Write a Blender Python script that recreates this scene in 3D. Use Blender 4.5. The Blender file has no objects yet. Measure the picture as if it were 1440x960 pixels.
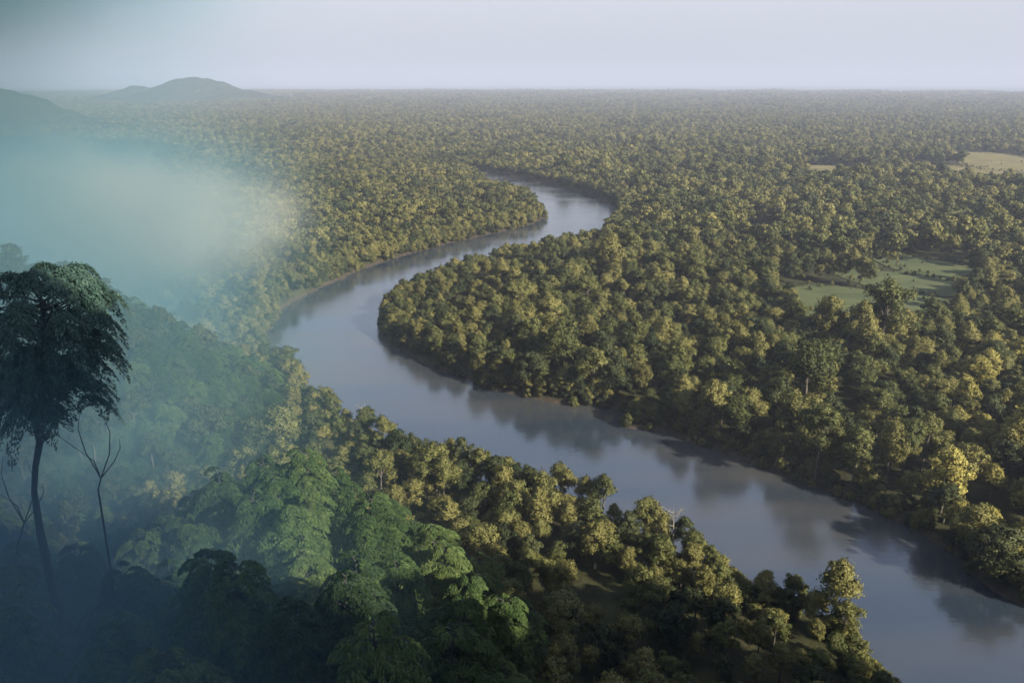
import bpy, bmesh, math, random
import numpy as np
from mathutils import Vector, Matrix, noise

rnd = random.Random(7)
rng = np.random.default_rng(7)
SC = bpy.context.scene
COL = SC.collection
R = math.radians

# ------------------------------------------------------------------ camera
W, H_IMG, F = 1440.0, 960.0, 1130.0
CAM_Z = 110.0
PITCH = math.atan(365.0 / F)
cp, sp = math.cos(PITCH), math.sin(PITCH)

def ray(px, py):
    u, v = (px - 720.0) / F, (480.0 - py) / F
    return Vector((u, cp + v * sp, -sp + v * cp))

def on_z(px, py, z=0.0):
    d = ray(px, py)
    t = (z - CAM_Z) / d.z
    return Vector((d.x * t, d.y * t, z))

def at_y(px, py, y):
    d = ray(px, py)
    t = y / d.y
    return Vector((d.x * t, y, CAM_Z + d.z * t))

def to_px(x, y, z):
    x = np.asarray(x, float); y = np.asarray(y, float); z = np.asarray(z, float) - CAM_Z
    fwd = y * cp - z * sp
    up = y * sp + z * cp
    fwd = np.where(fwd < 1e-3, 1e-3, fwd)
    return 720 + F * x / fwd, 480 - F * up / fwd, fwd

cam_d = bpy.data.cameras.new('camera')
cam = bpy.data.objects.new('camera', cam_d)
COL.objects.link(cam)
cam.location = (0, 0, CAM_Z)
cam.rotation_euler = (R(90) - PITCH, 0, 0)
cam_d.sensor_width = 36.0
cam_d.lens = 36.0 * F / W
cam_d.clip_start = 0.5
cam_d.clip_end = 200000
SC.camera = cam

# ------------------------------------------------------------------ light
SUN_EL = R(27.0)
SUN_AZ = R(126.0)          # clockwise from +Y: from the right and a little behind the camera
sun_dir = Vector((math.sin(SUN_AZ) * math.cos(SUN_EL), math.cos(SUN_AZ) * math.cos(SUN_EL), math.sin(SUN_EL)))
sd = bpy.data.lights.new('sun', 'SUN')
sd.energy = 5.0
sd.angle = R(0.6)
sd.color = (1.0, 0.90, 0.70)
so = bpy.data.objects.new('sun', sd)
COL.objects.link(so)
so.location = (300, -200, 400)
so.rotation_euler = sun_dir.to_track_quat('Z', 'Y').to_euler()

world = bpy.data.worlds.new('World')
SC.world = world
world.use_nodes = True
wn, wl = world.node_tree.nodes, world.node_tree.links
wn.clear()
w_out = wn.new('ShaderNodeOutputWorld')
w_bg = wn.new('ShaderNodeBackground')
sky = wn.new('ShaderNodeTexSky')
sky.sky_type = 'NISHITA'
sky.sun_disc = False
sky.sun_elevation = SUN_EL
sky.sun_rotation = SUN_AZ
sky.altitude = 0
sky.air_density = 1.0
sky.dust_density = 2.0
sky.ozone_density = 1.5
# thin high overcast veil mixed over the clear sky
veil = wn.new('ShaderNodeMix'); veil.data_type = 'RGBA'
veil.inputs[0].default_value = 0.92
w_tc = wn.new('ShaderNodeTexCoord')
w_sep = wn.new('ShaderNodeSeparateXYZ'); wl.new(w_tc.outputs['Generated'], w_sep.inputs[0])
w_nz = wn.new('ShaderNodeTexNoise'); w_nz.inputs['Scale'].default_value = 2.2; w_nz.inputs['Detail'].default_value = 4
w_mp = wn.new('ShaderNodeMapping'); w_mp.inputs['Scale'].default_value = (1, 1, 7)
wl.new(w_tc.outputs['Generated'], w_mp.inputs[0]); wl.new(w_mp.outputs[0], w_nz.inputs['Vector'])
w_add = wn.new('ShaderNodeMath'); w_add.operation = 'MULTIPLY_ADD'; w_add.inputs[1].default_value = 0.05
wl.new(w_nz.outputs['Fac'], w_add.inputs[0]); wl.new(w_sep.outputs['Z'], w_add.inputs[2])
w_rp = wn.new('ShaderNodeValToRGB')
for e_, (p_, c_) in zip([w_rp.color_ramp.elements[0], w_rp.color_ramp.elements[1], w_rp.color_ramp.elements.new(0.5), w_rp.color_ramp.elements.new(0.9), w_rp.color_ramp.elements.new(0.95)],
                        [(0.02, (0.47, 0.485, 0.565, 1)), (0.115, (0.69, 0.685, 0.685, 1)), (0.17, (0.68, 0.72, 0.79, 1)), (0.34, (0.70, 0.86, 1.16, 1)), (0.8, (0.26, 0.37, 0.66, 1))]):
    e_.position = p_; e_.color = c_
wl.new(w_add.outputs[0], w_rp.inputs[0])
w_sc = wn.new('ShaderNodeVectorMath'); w_sc.operation = 'SCALE'; w_sc.inputs['Scale'].default_value = 7.5
wl.new(w_rp.outputs[0], w_sc.inputs[0])
wl.new(w_sc.outputs[0], veil.inputs['B'])
wl.new(sky.outputs[0], veil.inputs['A'])
wl.new(veil.outputs['Result'], w_bg.inputs[0])
w_bg.inputs[1].default_value = 0.050
wl.new(w_bg.outputs[0], w_out.inputs[0])

SC.view_settings.view_transform = 'Standard'
SC.view_settings.look = 'None'
SC.view_settings.gamma = 1.0
SC.view_settings.exposure = 1.62
SC.render.engine = 'CYCLES'
SC.cycles.max_bounces = 5
SC.cycles.diffuse_bounces = 2
SC.cycles.glossy_bounces = 2
SC.cycles.transmission_bounces = 2
SC.cycles.volume_bounces = 0
SC.cycles.transparent_max_bounces = 4
SC.cycles.caustics_reflective = False
SC.cycles.caustics_refractive = False

# ------------------------------------------------------------------ helpers
def link_mesh(name, me, parent=None, mat=None):
    o = bpy.data.objects.new(name, me)
    COL.objects.link(o)
    if mat is not None:
        me.materials.append(mat)
    if parent is not None:
        o.parent = parent
    return o

def tag(o, label=None, cat=None, group=None, kind=None):
    if label: o['label'] = label
    if cat: o['category'] = cat
    if group: o['group'] = group
    if kind: o['kind'] = kind
    return o

def mesh_np(name, verts, faces, smooth=False):
    """verts (n,3), faces list/array of equal-length loops"""
    me = bpy.data.meshes.new(name)
    v = np.asarray(verts, np.float32); f = np.asarray(faces, np.int32)
    me.vertices.add(len(v)); me.vertices.foreach_set('co', v.ravel())
    k = f.shape[1]
    me.loops.add(f.size); me.loops.foreach_set('vertex_index', f.ravel())
    me.polygons.add(len(f))
    me.polygons.foreach_set('loop_start', np.arange(0, f.size, k, dtype=np.int32))
    me.polygons.foreach_set('loop_total', np.full(len(f), k, np.int32))
    me.polygons.foreach_set('use_smooth', np.full(len(f), smooth))
    me.update(calc_edges=True)
    return me

def new_mat(name):
    m = bpy.data.materials.new(name)
    m.use_nodes = True
    n, l = m.node_tree.nodes, m.node_tree.links
    return m, n, l, n['Principled BSDF']

def ramp(n, stops):
    r = n.new('ShaderNodeValToRGB')
    els = r.color_ramp.elements
    while len(els) < len(stops): els.new(0.5)
    for e, (p, c) in zip(els, stops):
        e.position = p; e.color = (*c, 1)
    return r

# ------------------------------------------------------------------ materials
def leaf_mat(name, cols, rough=0.6, trans=0.25, nscale=0.25):
    """foliage: colour varies from tree to tree and from leaf clump to leaf clump"""
    m, n, l, p = new_mat(name)
    oi = n.new('ShaderNodeObjectInfo')
    geo = n.new('ShaderNodeNewGeometry')
    tc = n.new('ShaderNodeTexCoord')
    nz = n.new('ShaderNodeTexNoise'); nz.inputs['Scale'].default_value = nscale; nz.inputs['Detail'].default_value = 2
    l.new(tc.outputs['Object'], nz.inputs['Vector'])
    a = n.new('ShaderNodeMath'); a.operation = 'MULTIPLY_ADD'
    a.inputs[1].default_value = 0.55; l.new(oi.outputs['Random'], a.inputs[0])
    b = n.new('ShaderNodeMath'); b.operation = 'MULTIPLY_ADD'; b.inputs[1].default_value = 0.35
    l.new(geo.outputs['Random Per Island'], b.inputs[0])
    l.new(nz.outputs['Fac'], b.inputs[2])
    c = n.new('ShaderNodeMath'); c.operation = 'SUBTRACT'; c.inputs[1].default_value = 0.42
    l.new(b.outputs[0], c.inputs[0]); l.new(c.outputs[0], a.inputs[2])
    # stands of lighter and darker trees
    st = n.new('ShaderNodeTexNoise'); st.inputs['Scale'].default_value = 0.0075; st.inputs['Detail'].default_value = 4
    smp = n.new('ShaderNodeMapping'); smp.inputs['Scale'].default_value = (0.7, 1.0, 0.0)
    l.new(oi.outputs['Location'], smp.inputs[0]); l.new(smp.outputs[0], st.inputs['Vector'])
    d = n.new('ShaderNodeMath'); d.operation = 'MULTIPLY_ADD'; d.inputs[1].default_value = 1.5; d.inputs[2].default_value = -0.75
    l.new(st.outputs['Fac'], d.inputs[0])
    e = n.new('ShaderNodeMath'); e.operation = 'ADD'; l.new(a.outputs[0], e.inputs[0]); l.new(d.outputs[0], e.inputs[1])
    rp = ramp(n, cols)
    l.new(e.outputs[0], rp.inputs[0])
    p.inputs['Roughness'].default_value = rough
    p.inputs['Specular IOR Level'].default_value = 0.15
    l.new(rp.outputs[0], p.inputs['Base Color'])
    t = n.new('ShaderNodeBsdfTranslucent')
    l.new(rp.outputs[0], t.inputs['Color'])
    mx = n.new('ShaderNodeMixShader'); mx.inputs[0].default_value = trans
    l.new(p.outputs[0], mx.inputs[1]); l.new(t.outputs[0], mx.inputs[2])
    l.new(mx.outputs[0], n['Material Output'].inputs['Surface'])
    return m

M_OLIVE = leaf_mat('olive_foliage', [(0.0, (0.030, 0.040, 0.015)), (0.4, (0.073, 0.084, 0.028)), (0.75, (0.122, 0.125, 0.042)), (1.0, (0.166, 0.160, 0.057))])
M_DARK = leaf_mat('dark_foliage', [(0.0, (0.017, 0.029, 0.014)), (0.5, (0.040, 0.051, 0.022)), (1.0, (0.080, 0.088, 0.036))])
M_YELL = leaf_mat('yellow_foliage', [(0.0, (0.078, 0.076, 0.024)), (0.5, (0.144, 0.138, 0.046)), (1.0, (0.205, 0.190, 0.068))])
M_FERN = leaf_mat('rainforest_foliage', [(0.0, (0.010, 0.022, 0.009)), (0.35, (0.026, 0.050, 0.015)), (0.7, (0.058, 0.092, 0.026)), (1.0, (0.105, 0.130, 0.042))], trans=0.2, nscale=0.6)
M_TEAL = leaf_mat('bluish_foliage', [(0.0, (0.016, 0.034, 0.030)), (0.5, (0.040, 0.078, 0.062)), (1.0, (0.13, 0.19, 0.15))], trans=0.15, nscale=0.5)
M_BRIGHT = leaf_mat('bright_yellow_foliage', [(0.0, (0.13, 0.12, 0.035)), (0.5, (0.25, 0.225, 0.065)), (1.0, (0.36, 0.32, 0.10))])

def bark(name, c1, c2):
    m, n, l, p = new_mat(name)
    tc = n.new('ShaderNodeTexCoord')
    nz = n.new('ShaderNodeTexNoise'); nz.inputs['Scale'].default_value = 2.0; nz.inputs['Detail'].default_value = 6
    mp = n.new('ShaderNodeMapping'); mp.inputs['Scale'].default_value = (3, 3, 0.6)
    l.new(tc.outputs['Object'], mp.inputs[0]); l.new(mp.outputs[0], nz.inputs[0])
    rp = ramp(n, [(0.3, c1), (0.7, c2)])
    l.new(nz.outputs['Fac'], rp.inputs[0]); l.new(rp.outputs[0], p.inputs['Base Color'])
    bp = n.new('ShaderNodeBump'); bp.inputs['Distance'].default_value = 0.05
    l.new(nz.outputs['Fac'], bp.inputs['Height']); l.new(bp.outputs[0], p.inputs['Normal'])
    p.inputs['Roughness'].default_value = 0.85
    return m
M_BARK = bark('grey_bark', (0.035, 0.03, 0.024), (0.10, 0.085, 0.068))
M_DBARK = bark('dark_bark', (0.010, 0.012, 0.012), (0.030, 0.030, 0.028))

# ------------------------------------------------------------------ river outline
def catmull(pts, n=6):
    pts = [Vector(p[:2]) for p in pts]
    out = []
    P = [pts[0]] + pts + [pts[-1]]
    for i in range(1, len(P) - 2):
        a, b, c, d = P[i-1], P[i], P[i+1], P[i+2]
        for k in range(n):
            t = k / n
            out.append(0.5 * ((2*b) + (c-a)*t + (2*a-5*b+4*c-d)*t*t + (3*b-a-3*c+d)*t*t*t))
    out.append(pts[-1])
    return out

TOP = 10.0      # height at which crowns hide the water behind them
# right bank = the inside of the big bend, read from the lower right corner upstream
right = [(190, -60), (150, 10)]
right = [Vector(v) for v in right]
right_px = [(1560, 960, 0), (1440, 858, 0), (1390, 824, 0), (1330, 778, 0), (1260, 733, 0), (1190, 697, 0), (1120, 676, 0),
            (1060, 655, 0), (1000, 632, 0), (950, 614, 0), (905, 606, 0), (872, 600, 0), (868, 578, 0), (820, 570, 0), (760, 562, 0), (700, 550, 0),
            (640, 527, 0), (590, 507, 0), (556, 487, 0), (538, 465, 0), (529, 432, TOP), (540, 412, TOP), (565, 396, TOP),
            (600, 384, TOP), (645, 368, TOP), (690, 352, TOP), (740, 341, TOP), (800, 331, TOP), (842, 321, TOP), (868, 300, 0), (866, 289, 0),
            (850, 281, 0), (822, 272, 0), (785, 262, 0), (740, 253, 0), (700, 245, 0), (660, 239, 0), (560, 232, 0), (400, 229, 0)]
left_px = [(400, 231, 0), (560, 235, 0), (655, 243, 0), (690, 254, TOP), (735, 263, TOP), (752, 275, TOP), (766, 290, TOP),
           (769, 303, 0), (755, 314, 0), (720, 323, 0), (680, 331, 0), (640, 340, 0), (610, 348, 0), (575, 358, 0), (543, 368, 0), (510, 379, 0), (480, 391, 0), (450, 403, 0),
           (418, 421, 0), (393, 440, 0), (378, 462, 0), (372, 488, 0), (374, 512, TOP), (410, 528, TOP), (450, 552, TOP), (505, 583, TOP), (545, 603, TOP),
           (600, 613, TOP), (650, 624, TOP), (700, 636, TOP), (760, 646, TOP), (805, 662, TOP), (862, 692, TOP), (935, 716, TOP),
           (1010, 750, TOP), (1070, 786, TOP), (1150, 812, TOP), (1205, 842, TOP), (1245, 892, TOP), (1250, 990, TOP)]
rb = [on_z(*p) for p in right_px]
lb = [on_z(*p) for p in left_px]
rb_c = [Vector((420, 150)), Vector((260, 128))] + catmull(rb[1:])
lb_c = catmull(lb[:-1]) + [Vector((78, 84)), Vector((115, 66)), Vector((260, 70)), Vector((420, 90))]
poly = np.array([(v.x, v.y) for v in rb_c + lb_c])

def seg_dist(x, y, P, closed=True):
    d2 = np.full(x.shape, 1e18)
    n = len(P)
    for i in range(n if closed else n - 1):
        ax, ay = P[i]; bx, by = P[(i + 1) % n]
        ex, ey = bx - ax, by - ay
        L = ex * ex + ey * ey
        if L < 1e-9: continue
        t = np.clip(((x - ax) * ex + (y - ay) * ey) / L, 0, 1)
        dd = (x - ax - t * ex) ** 2 + (y - ay - t * ey) ** 2
        np.minimum(d2, dd, out=d2)
    return np.sqrt(d2)

def inside(x, y, P):
    c = np.zeros(x.shape, bool)
    n = len(P)
    for i in range(n):
        ax, ay = P[i]; bx, by = P[(i + 1) % n]
        if ay == by: continue
        cond = ((ay > y) != (by > y)) & (x < (bx - ax) * (y - ay) / (by - ay) + ax)
        c ^= cond
    return c

def sdist(x, y):
    """positive on land, negative on water, with an uneven shoreline"""
    d = seg_dist(x, y, poly)
    d = np.where(inside(x, y, poly), -d, d)
    return d + 1.3 * np.sin(x / 5.1 + 2 * np.sin(y / 9.0)) * np.cos(y / 4.3) + 0.9 * np.sin(x / 13.0 - y / 11.0)

# meadow outlines
def area(px, z=1.5):
    mid = sum(b for a, b in px) / len(px)
    return np.array([on_z(a, b, (6.5 if mid > 300 else 9.0) if b > mid else z)[:2] for a, b in px])
MEADOWS = [
    ('meadow', 'green', area([(1100, 408), (1150, 400), (1215, 408), (1262, 414), (1290, 412), (1340, 428), (1330, 452), (1285, 466), (1230, 468), (1180, 456), (1130, 445)])),
    ('meadow', 'green', area([(1165, 378), (1250, 382), (1300, 386), (1385, 393), (1375, 400), (1330, 405), (1250, 397), (1185, 391)])),
    ('meadow', 'green', area([(1225, 353), (1290, 361), (1400, 372), (1395, 384), (1300, 379), (1230, 367)])),
    ('field', 'tan', area([(1340, 214), (1400, 215), (1445, 221), (1520, 226), (1520, 240), (1440, 234), (1360, 228)])),
    ('field', 'tan', area([(1250, 231), (1320, 233), (1380, 235), (1440, 242), (1540, 250), (1540, 268), (1440, 262), (1350, 252), (1270, 244)])),
    ('field', 'tan', area([(1110, 234), (1170, 233), (1225, 238), (1215, 250), (1140, 247)])),
    ('clearing', 'tan', area([(1045, 318), (1090, 320), (1118, 325), (1080, 336), (1050, 332)])),
]
def in_meadow(x, y, grow=0.0):
    m = np.zeros(np.shape(x), bool)
    for _, _, P in MEADOWS:
        m |= inside(x, y, P)
        if grow > 0:
            near = (x > P[:, 0].min() - 20) & (x < P[:, 0].max() + 20) & (y > P[:, 1].min() - 20) & (y < P[:, 1].max() + 20)
            if near.any():
                idx = np.where(near)
                dd = seg_dist(x[idx], y[idx], P)
                t = m[idx]; t |= dd < grow; m[idx] = t
    return m

# ------------------------------------------------------------------ terrain height
def bump2(x, y, cx, cy, rx, ry, h, p=2.0, ang=0.0):
    c, s = math.cos(ang), math.sin(ang)
    dx, dy = x - cx, y - cy
    u, v = dx * c + dy * s, -dx * s + dy * c
    return h * np.exp(-((np.abs(u) / rx) ** p + (np.abs(v) / ry) ** p))

def hill_h(x, y):
    h = bump2(x, y, -24, 72, 30, 26, 46, 2.6, R(-20))
    h = np.maximum(h, bump2(x, y, -36, 112, 36, 30, 33, 2.6, R(-35)))
    h = np.maximum(h, bump2(x, y, -62, 66, 46, 40, 46, 2.6))
    h = np.maximum(h, bump2(x, y, -140, 70, 70, 80, 50, 2.4))
    h = np.maximum(h, bump2(x, y, -150, 205, 66, 46, 52, 2.4, R(18)))
    h = np.maximum(h, bump2(x, y, -330, 420, 130, 90, 66, 2.2, R(10)))
    # unseen hills added right of and behind the camera to shade the foreground
    h = np.maximum(h, bump2(x, y, *SHADE_HILL))
    h = np.maximum(h, bump2(x, y, 138, 34, 55, 30, 98, 3.0, R(-14)))
    h = np.maximum(h, bump2(x, y, 80, -50, 50, 46, 215, 3.0))
    return h
SHADE_HILL = (100, 8, 66, 34, 97, 3.2, R(-12))

def vnoise(x, y, s, seed=0.0):
    """cheap smooth value noise from sines"""
    a = np.sin(x / s * 1.7 + seed) * np.cos(y / s * 1.3 - seed * 1.7)
    b = np.sin((x + y) / s * 0.9 + seed * 2.3) * np.sin((x - 1.4 * y) / s * 1.1 + seed)
    c = np.sin(x / s * 3.1 - y / s * 2.3 + seed * 0.7) * 0.5
    return (a + b + c) / 2.5

def ground_h(x, y, sdv=None):
    if sdv is None: sdv = sdist(x, y)
    h = hill_h(x, y)
    base = 1.5 + 0.25 * vnoise(x, y, 22, 1.3)
    land = base + h
    t = np.clip((sdv + 1.0) / 3.4, 0, 1); t = t * t * (3 - 2 * t)
    z = -1.2 + (land + 1.2) * t
    return np.where(sdv < -1.0, -1.2, z)

_sx, _sy = np.meshgrid(np.arange(30, 200, 4.0), np.arange(-110, 110, 4.0))  # the added shade hills have to stay outside the frame
_sh = hill_h(_sx, _sy)
_px, _py, _pf = to_px(_sx, _sy, _sh + 16)
_bad = (_sh > 14) & (_pf > 1) & (_px < 1450) & (_py < 970)
print('shoulder in frame:', int(_bad.sum()))
# polar ground sheet
rr = np.concatenate([[0.0], np.geomspace(12, 130, 60, endpoint=False), np.geomspace(130, 900, 230, endpoint=False), np.geomspace(900, 90000, 90)])
th = np.concatenate([np.linspace(-60, 60, 300), np.linspace(64, 296, 59)])
th = np.radians(th)
TH, RR = np.meshgrid(th, rr[1:])
gx, gy = (RR * np.sin(TH)).ravel(), (RR * np.cos(TH)).ravel()
gz = np.empty_like(gx)
far = (RR.ravel() > 2500)
gz[far] = 1.5
nf = ~far
sdn = sdist(gx[nf], gy[nf])
gz[nf] = ground_h(gx[nf], gy[nf], sdn)
nr, nt = RR.shape
verts = np.column_stack([gx, gy, gz])
idx = np.arange(nr * nt).reshape(nr, nt)
a = idx[:-1, :]; b = idx[1:, :]
a2 = np.roll(a, -1, axis=1); b2 = np.roll(b, -1, axis=1)
quads = np.stack([a, b, b2, a2], axis=-1).reshape(-1, 4)
me = mesh_np('ground', verts, quads[:, ::-1], smooth=True)
bm = bmesh.new(); bm.from_mesh(me); bm.verts.ensure_lookup_table()
try: bm.faces.new([bm.verts[i] for i in idx[0]])
except Exception: pass
bmesh.ops.recalc_face_normals(bm, faces=bm.faces)
bm.normal_update()
if sum(f.normal.z for f in bm.faces) < 0: bmesh.ops.reverse_faces(bm, faces=bm.faces)
bm.to_mesh(me); bm.free()

m, n, l, p = new_mat('forest_floor_and_mud')
geo = n.new('ShaderNodeNewGeometry')
sx = n.new('ShaderNodeSeparateXYZ'); l.new(geo.outputs['Position'], sx.inputs[0])
nz = n.new('ShaderNodeTexNoise'); nz.inputs['Scale'].default_value = 0.11; nz.inputs['Detail'].default_value = 8
l.new(geo.outputs['Position'], nz.inputs['Vector'])
rp = ramp(n, [(0.3, (0.014, 0.016, 0.008)), (0.6, (0.035, 0.036, 0.016)), (0.8, (0.055, 0.05, 0.024))])
l.new(nz.outputs['Fac'], rp.inputs[0])
mud = ramp(n, [(0.25, (0.022, 0.018, 0.013)), (0.75, (0.062, 0.050, 0.038))])
n2 = n.new('ShaderNodeTexNoise'); n2.inputs['Scale'].default_value = 0.6; n2.inputs['Detail'].default_value = 6
l.new(geo.outputs['Position'], n2.inputs['Vector']); l.new(n2.outputs['Fac'], mud.inputs[0])
mr = n.new('ShaderNodeMapRange'); mr.inputs['From Min'].default_value = 1.15; mr.inputs['From Max'].default_value = 1.45
mr.inputs['To Min'].default_value = 1; mr.inputs['To Max'].default_value = 0
l.new(sx.outputs['Z'], mr.inputs['Value'])
mx = n.new('ShaderNodeMix'); mx.data_type = 'RGBA'
l.new(mr.outputs[0], mx.inputs[0]); l.new(rp.outputs[0], mx.inputs['A']); l.new(mud.outputs[0], mx.inputs['B'])
# beyond the modelled trees the same forest cover goes on as fine mottling, crown self-shadow darkened into its colour
nfz = n.new('ShaderNodeTexNoise'); nfz.inputs['Scale'].default_value = 0.012; nfz.inputs['Detail'].default_value = 10; nfz.inputs['Roughness'].default_value = 0.7
l.new(geo.outputs['Position'], nfz.inputs['Vector'])
frp = ramp(n, [(0.35, (0.010, 0.012, 0.009)), (0.5, (0.022, 0.024, 0.013)), (0.68, (0.042, 0.040, 0.02))])
l.new(nfz.outputs['Fac'], frp.inputs[0])
ln = n.new('ShaderNodeVectorMath'); ln.operation = 'LENGTH'; l.new(geo.outputs['Position'], ln.inputs[0])
mr2 = n.new('ShaderNodeMapRange'); mr2.inputs['From Min'].default_value = 5000; mr2.inputs['From Max'].default_value = 7500
l.new(ln.outputs['Value'], mr2.inputs['Value'])
mx2 = n.new('ShaderNodeMix'); mx2.data_type = 'RGBA'
l.new(mr2.outputs[0], mx2.inputs[0]); l.new(mx.outputs['Result'], mx2.inputs['A']); l.new(frp.outputs[0], mx2.inputs['B'])
l.new(mx2.outputs['Result'], p.inputs['Base Color'])
p.inputs['Roughness'].default_value = 0.9
p.inputs['Specular IOR Level'].default_value = 0.1
bp = n.new('ShaderNodeBump'); bp.inputs['Distance'].default_value = 0.6; bp.inputs['Strength'].default_value = 0.6
l.new(n2.outputs['Fac'], bp.inputs['Height']); l.new(bp.outputs[0], p.inputs['Normal'])
ground = link_mesh('ground', me, None, m); tag(ground, kind='structure')

# ------------------------------------------------------------------ water
m, n, l, p = new_mat('river_water')
geo = n.new('ShaderNodeNewGeometry')
mp = n.new('ShaderNodeMapping'); mp.inputs['Rotation'].default_value = (0, 0, R(35)); mp.inputs['Scale'].default_value = (0.35, 1.0, 1)
l.new(geo.outputs['Position'], mp.inputs[0])
w1 = n.new('ShaderNodeTexNoise'); w1.inputs['Scale'].default_value = 0.9; w1.inputs['Detail'].default_value = 5; w1.inputs['Roughness'].default_value = 0.55
l.new(mp.outputs[0], w1.inputs['Vector'])
w2 = n.new('ShaderNodeTexNoise'); w2.inputs['Scale'].default_value = 0.03; w2.inputs['Detail'].default_value = 4
mp2 = n.new('ShaderNodeMapping'); mp2.inputs['Rotation'].default_value = (0, 0, R(48)); mp2.inputs['Scale'].default_value = (0.3, 1.2, 1)
l.new(geo.outputs['Position'], mp2.inputs[0]); l.new(mp2.outputs[0], w2.inputs['Vector'])
# silt: browner streaks
rp = ramp(n, [(0.38, (0.018, 0.026, 0.038)), (0.62, (0.040, 0.041, 0.043))])
l.new(w2.outputs['Fac'], rp.inputs[0]); l.new(rp.outputs[0], p.inputs['Base Color'])
rr_ = n.new('ShaderNodeMapRange'); rr_.inputs['From Min'].default_value = 0.35; rr_.inputs['From Max'].default_value = 0.65
rr_.inputs['To Min'].default_value = 0.09; rr_.inputs['To Max'].default_value = 0.24
l.new(w2.outputs['Fac'], rr_.inputs['Value']); l.new(rr_.outputs[0], p.inputs['Roughness'])
p.inputs['IOR'].default_value = 1.75
bp = n.new('ShaderNodeBump'); bp.inputs['Distance'].default_value = 0.10; bp.inputs['Strength'].default_value = 0.35
l.new(w1.outputs['Fac'], bp.inputs['Height']); l.new(bp.outputs[0], p.inputs['Normal'])
x0, x1, y0, y1 = poly[:, 0].min() - 10, poly[:, 0].max() + 10, poly[:, 1].min() - 10, poly[:, 1].max() + 10
me = mesh_np('water', [(x0, y0, 0), (x1, y0, 0), (x1, y1, 0), (x0, y1, 0)], [(0, 1, 2, 3)])
water = link_mesh('water', me, None, m); tag(water, kind='structure')

# ------------------------------------------------------------------ meadows
def grass_mat(name, c1, c2, c3):
    m, n, l, p = new_mat(name)
    geo = n.new('ShaderNodeNewGeometry')
    a = n.new('ShaderNodeTexNoise'); a.inputs['Scale'].default_value = 0.05; a.inputs['Detail'].default_value = 8; a.inputs['Roughness'].default_value = 0.65
    mp = n.new('ShaderNodeMapping'); mp.inputs['Scale'].default_value = (0.6, 1.6, 1)
    l.new(geo.outputs['Position'], mp.inputs[0]); l.new(mp.outputs[0], a.inputs['Vector'])
    r_ = ramp(n, [(0.3, c1), (0.5, c2), (0.75, c3)])
    l.new(a.outputs['Fac'], r_.inputs[0]); l.new(r_.outputs[0], p.inputs['Base Color'])
    p.inputs['Roughness'].default_value = 0.95; p.inputs['Specular IOR Level'].default_value = 0.05
    return m
M_MEADOW = grass_mat('meadow_grass', (0.040, 0.052, 0.026), (0.060, 0.072, 0.034), (0.09, 0.094, 0.046))
M_FIELD = grass_mat('dry_field', (0.065, 0.062, 0.028), (0.120, 0.104, 0.048), (0.18, 0.15, 0.07))
for mi, (nm, kind, P) in enumerate(MEADOWS):
    c = catmull([Vector(q) for q in list(P) + [P[0]]], 5)[:-1]
    bm = bmesh.new()
    vs = [bm.verts.new((q.x, q.y, 0)) for q in c]
    f = bm.faces.new(vs); f.normal_update()
    if f.normal.z < 0: f.normal_flip()
    bmesh.ops.triangulate(bm, faces=bm.faces[:])
    me = bpy.data.meshes.new(nm); bm.to_mesh(me); bm.free()
    o = link_mesh(nm, me, None, M_MEADOW if kind == 'green' else M_FIELD)
    o.location.z = 1.84 + 0.03 * mi
    tag(o, kind='structure')

# ------------------------------------------------------------------ tree prototypes
def leaf_quads(C, N, size, asp, r):
    """C centres (n,3), N normals (n,3) -> verts, faces of randomly spun small quads"""
    n = len(C)
    N = N / (np.linalg.norm(N, axis=1, keepdims=True) + 1e-9)
    A = r.normal(size=(n, 3)); A -= (A * N).sum(1, keepdims=True) * N
    A /= (np.linalg.norm(A, axis=1, keepdims=True) + 1e-9)
    B = np.cross(N, A)
    s = size[:, None] if hasattr(size, '__len__') else size
    a_, b_ = A * s, B * s * asp
    bend = N * (s * 0.25)
    V = np.stack([C - a_ - b_ * 0.55 - bend, C - a_ * 0.1 - b_, C + a_ - b_ * 0.2 - bend, C + a_ * 0.35 + b_], axis=1).reshape(-1, 3)
    Fc = np.arange(n * 4).reshape(n, 4)
    return V, Fc

def tube(path, radii, sides=6):
    V, Fc = [], []
    for i, (pnt, rad) in enumerate(zip(path, radii)):
        d = (path[min(i + 1, len(path) - 1)] - path[max(i - 1, 0)]).normalized()
        a = d.orthogonal().normalized(); b = d.cross(a)
        for k in range(sides):
            t = 2 * math.pi * k / sides
            V.append(pnt + (a * math.cos(t) + b * math.sin(t)) * rad)
    for i in range(len(path) - 1):
        for k in range(sides):
            k2 = (k + 1) % sides
            Fc.append((i * sides + k, i * sides + k2, (i + 1) * sides + k2, (i + 1) * sides + k))
    return V, Fc

def set_normals(me, Nv):
    Nv = Nv / (np.linalg.norm(Nv, axis=1, keepdims=True) + 1e-9)
    me.polygons.foreach_set('use_smooth', np.ones(len(me.polygons), bool))
    me.normals_split_custom_set_from_vertices([tuple(q) for q in Nv.tolist()])

class Acc:
    def __init__(s): s.v, s.f, s.n = [], [], 0
    def add(s, V, Fc):
        V = np.array([tuple(q) for q in V]) if not isinstance(V, np.ndarray) else V
        s.v.append(V); s.f.append(np.asarray(Fc) + s.n); s.n += len(V)
    def mesh(s, name, smooth=False):
        return mesh_np(name, np.concatenate(s.v), np.concatenate(s.f), smooth)

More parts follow.
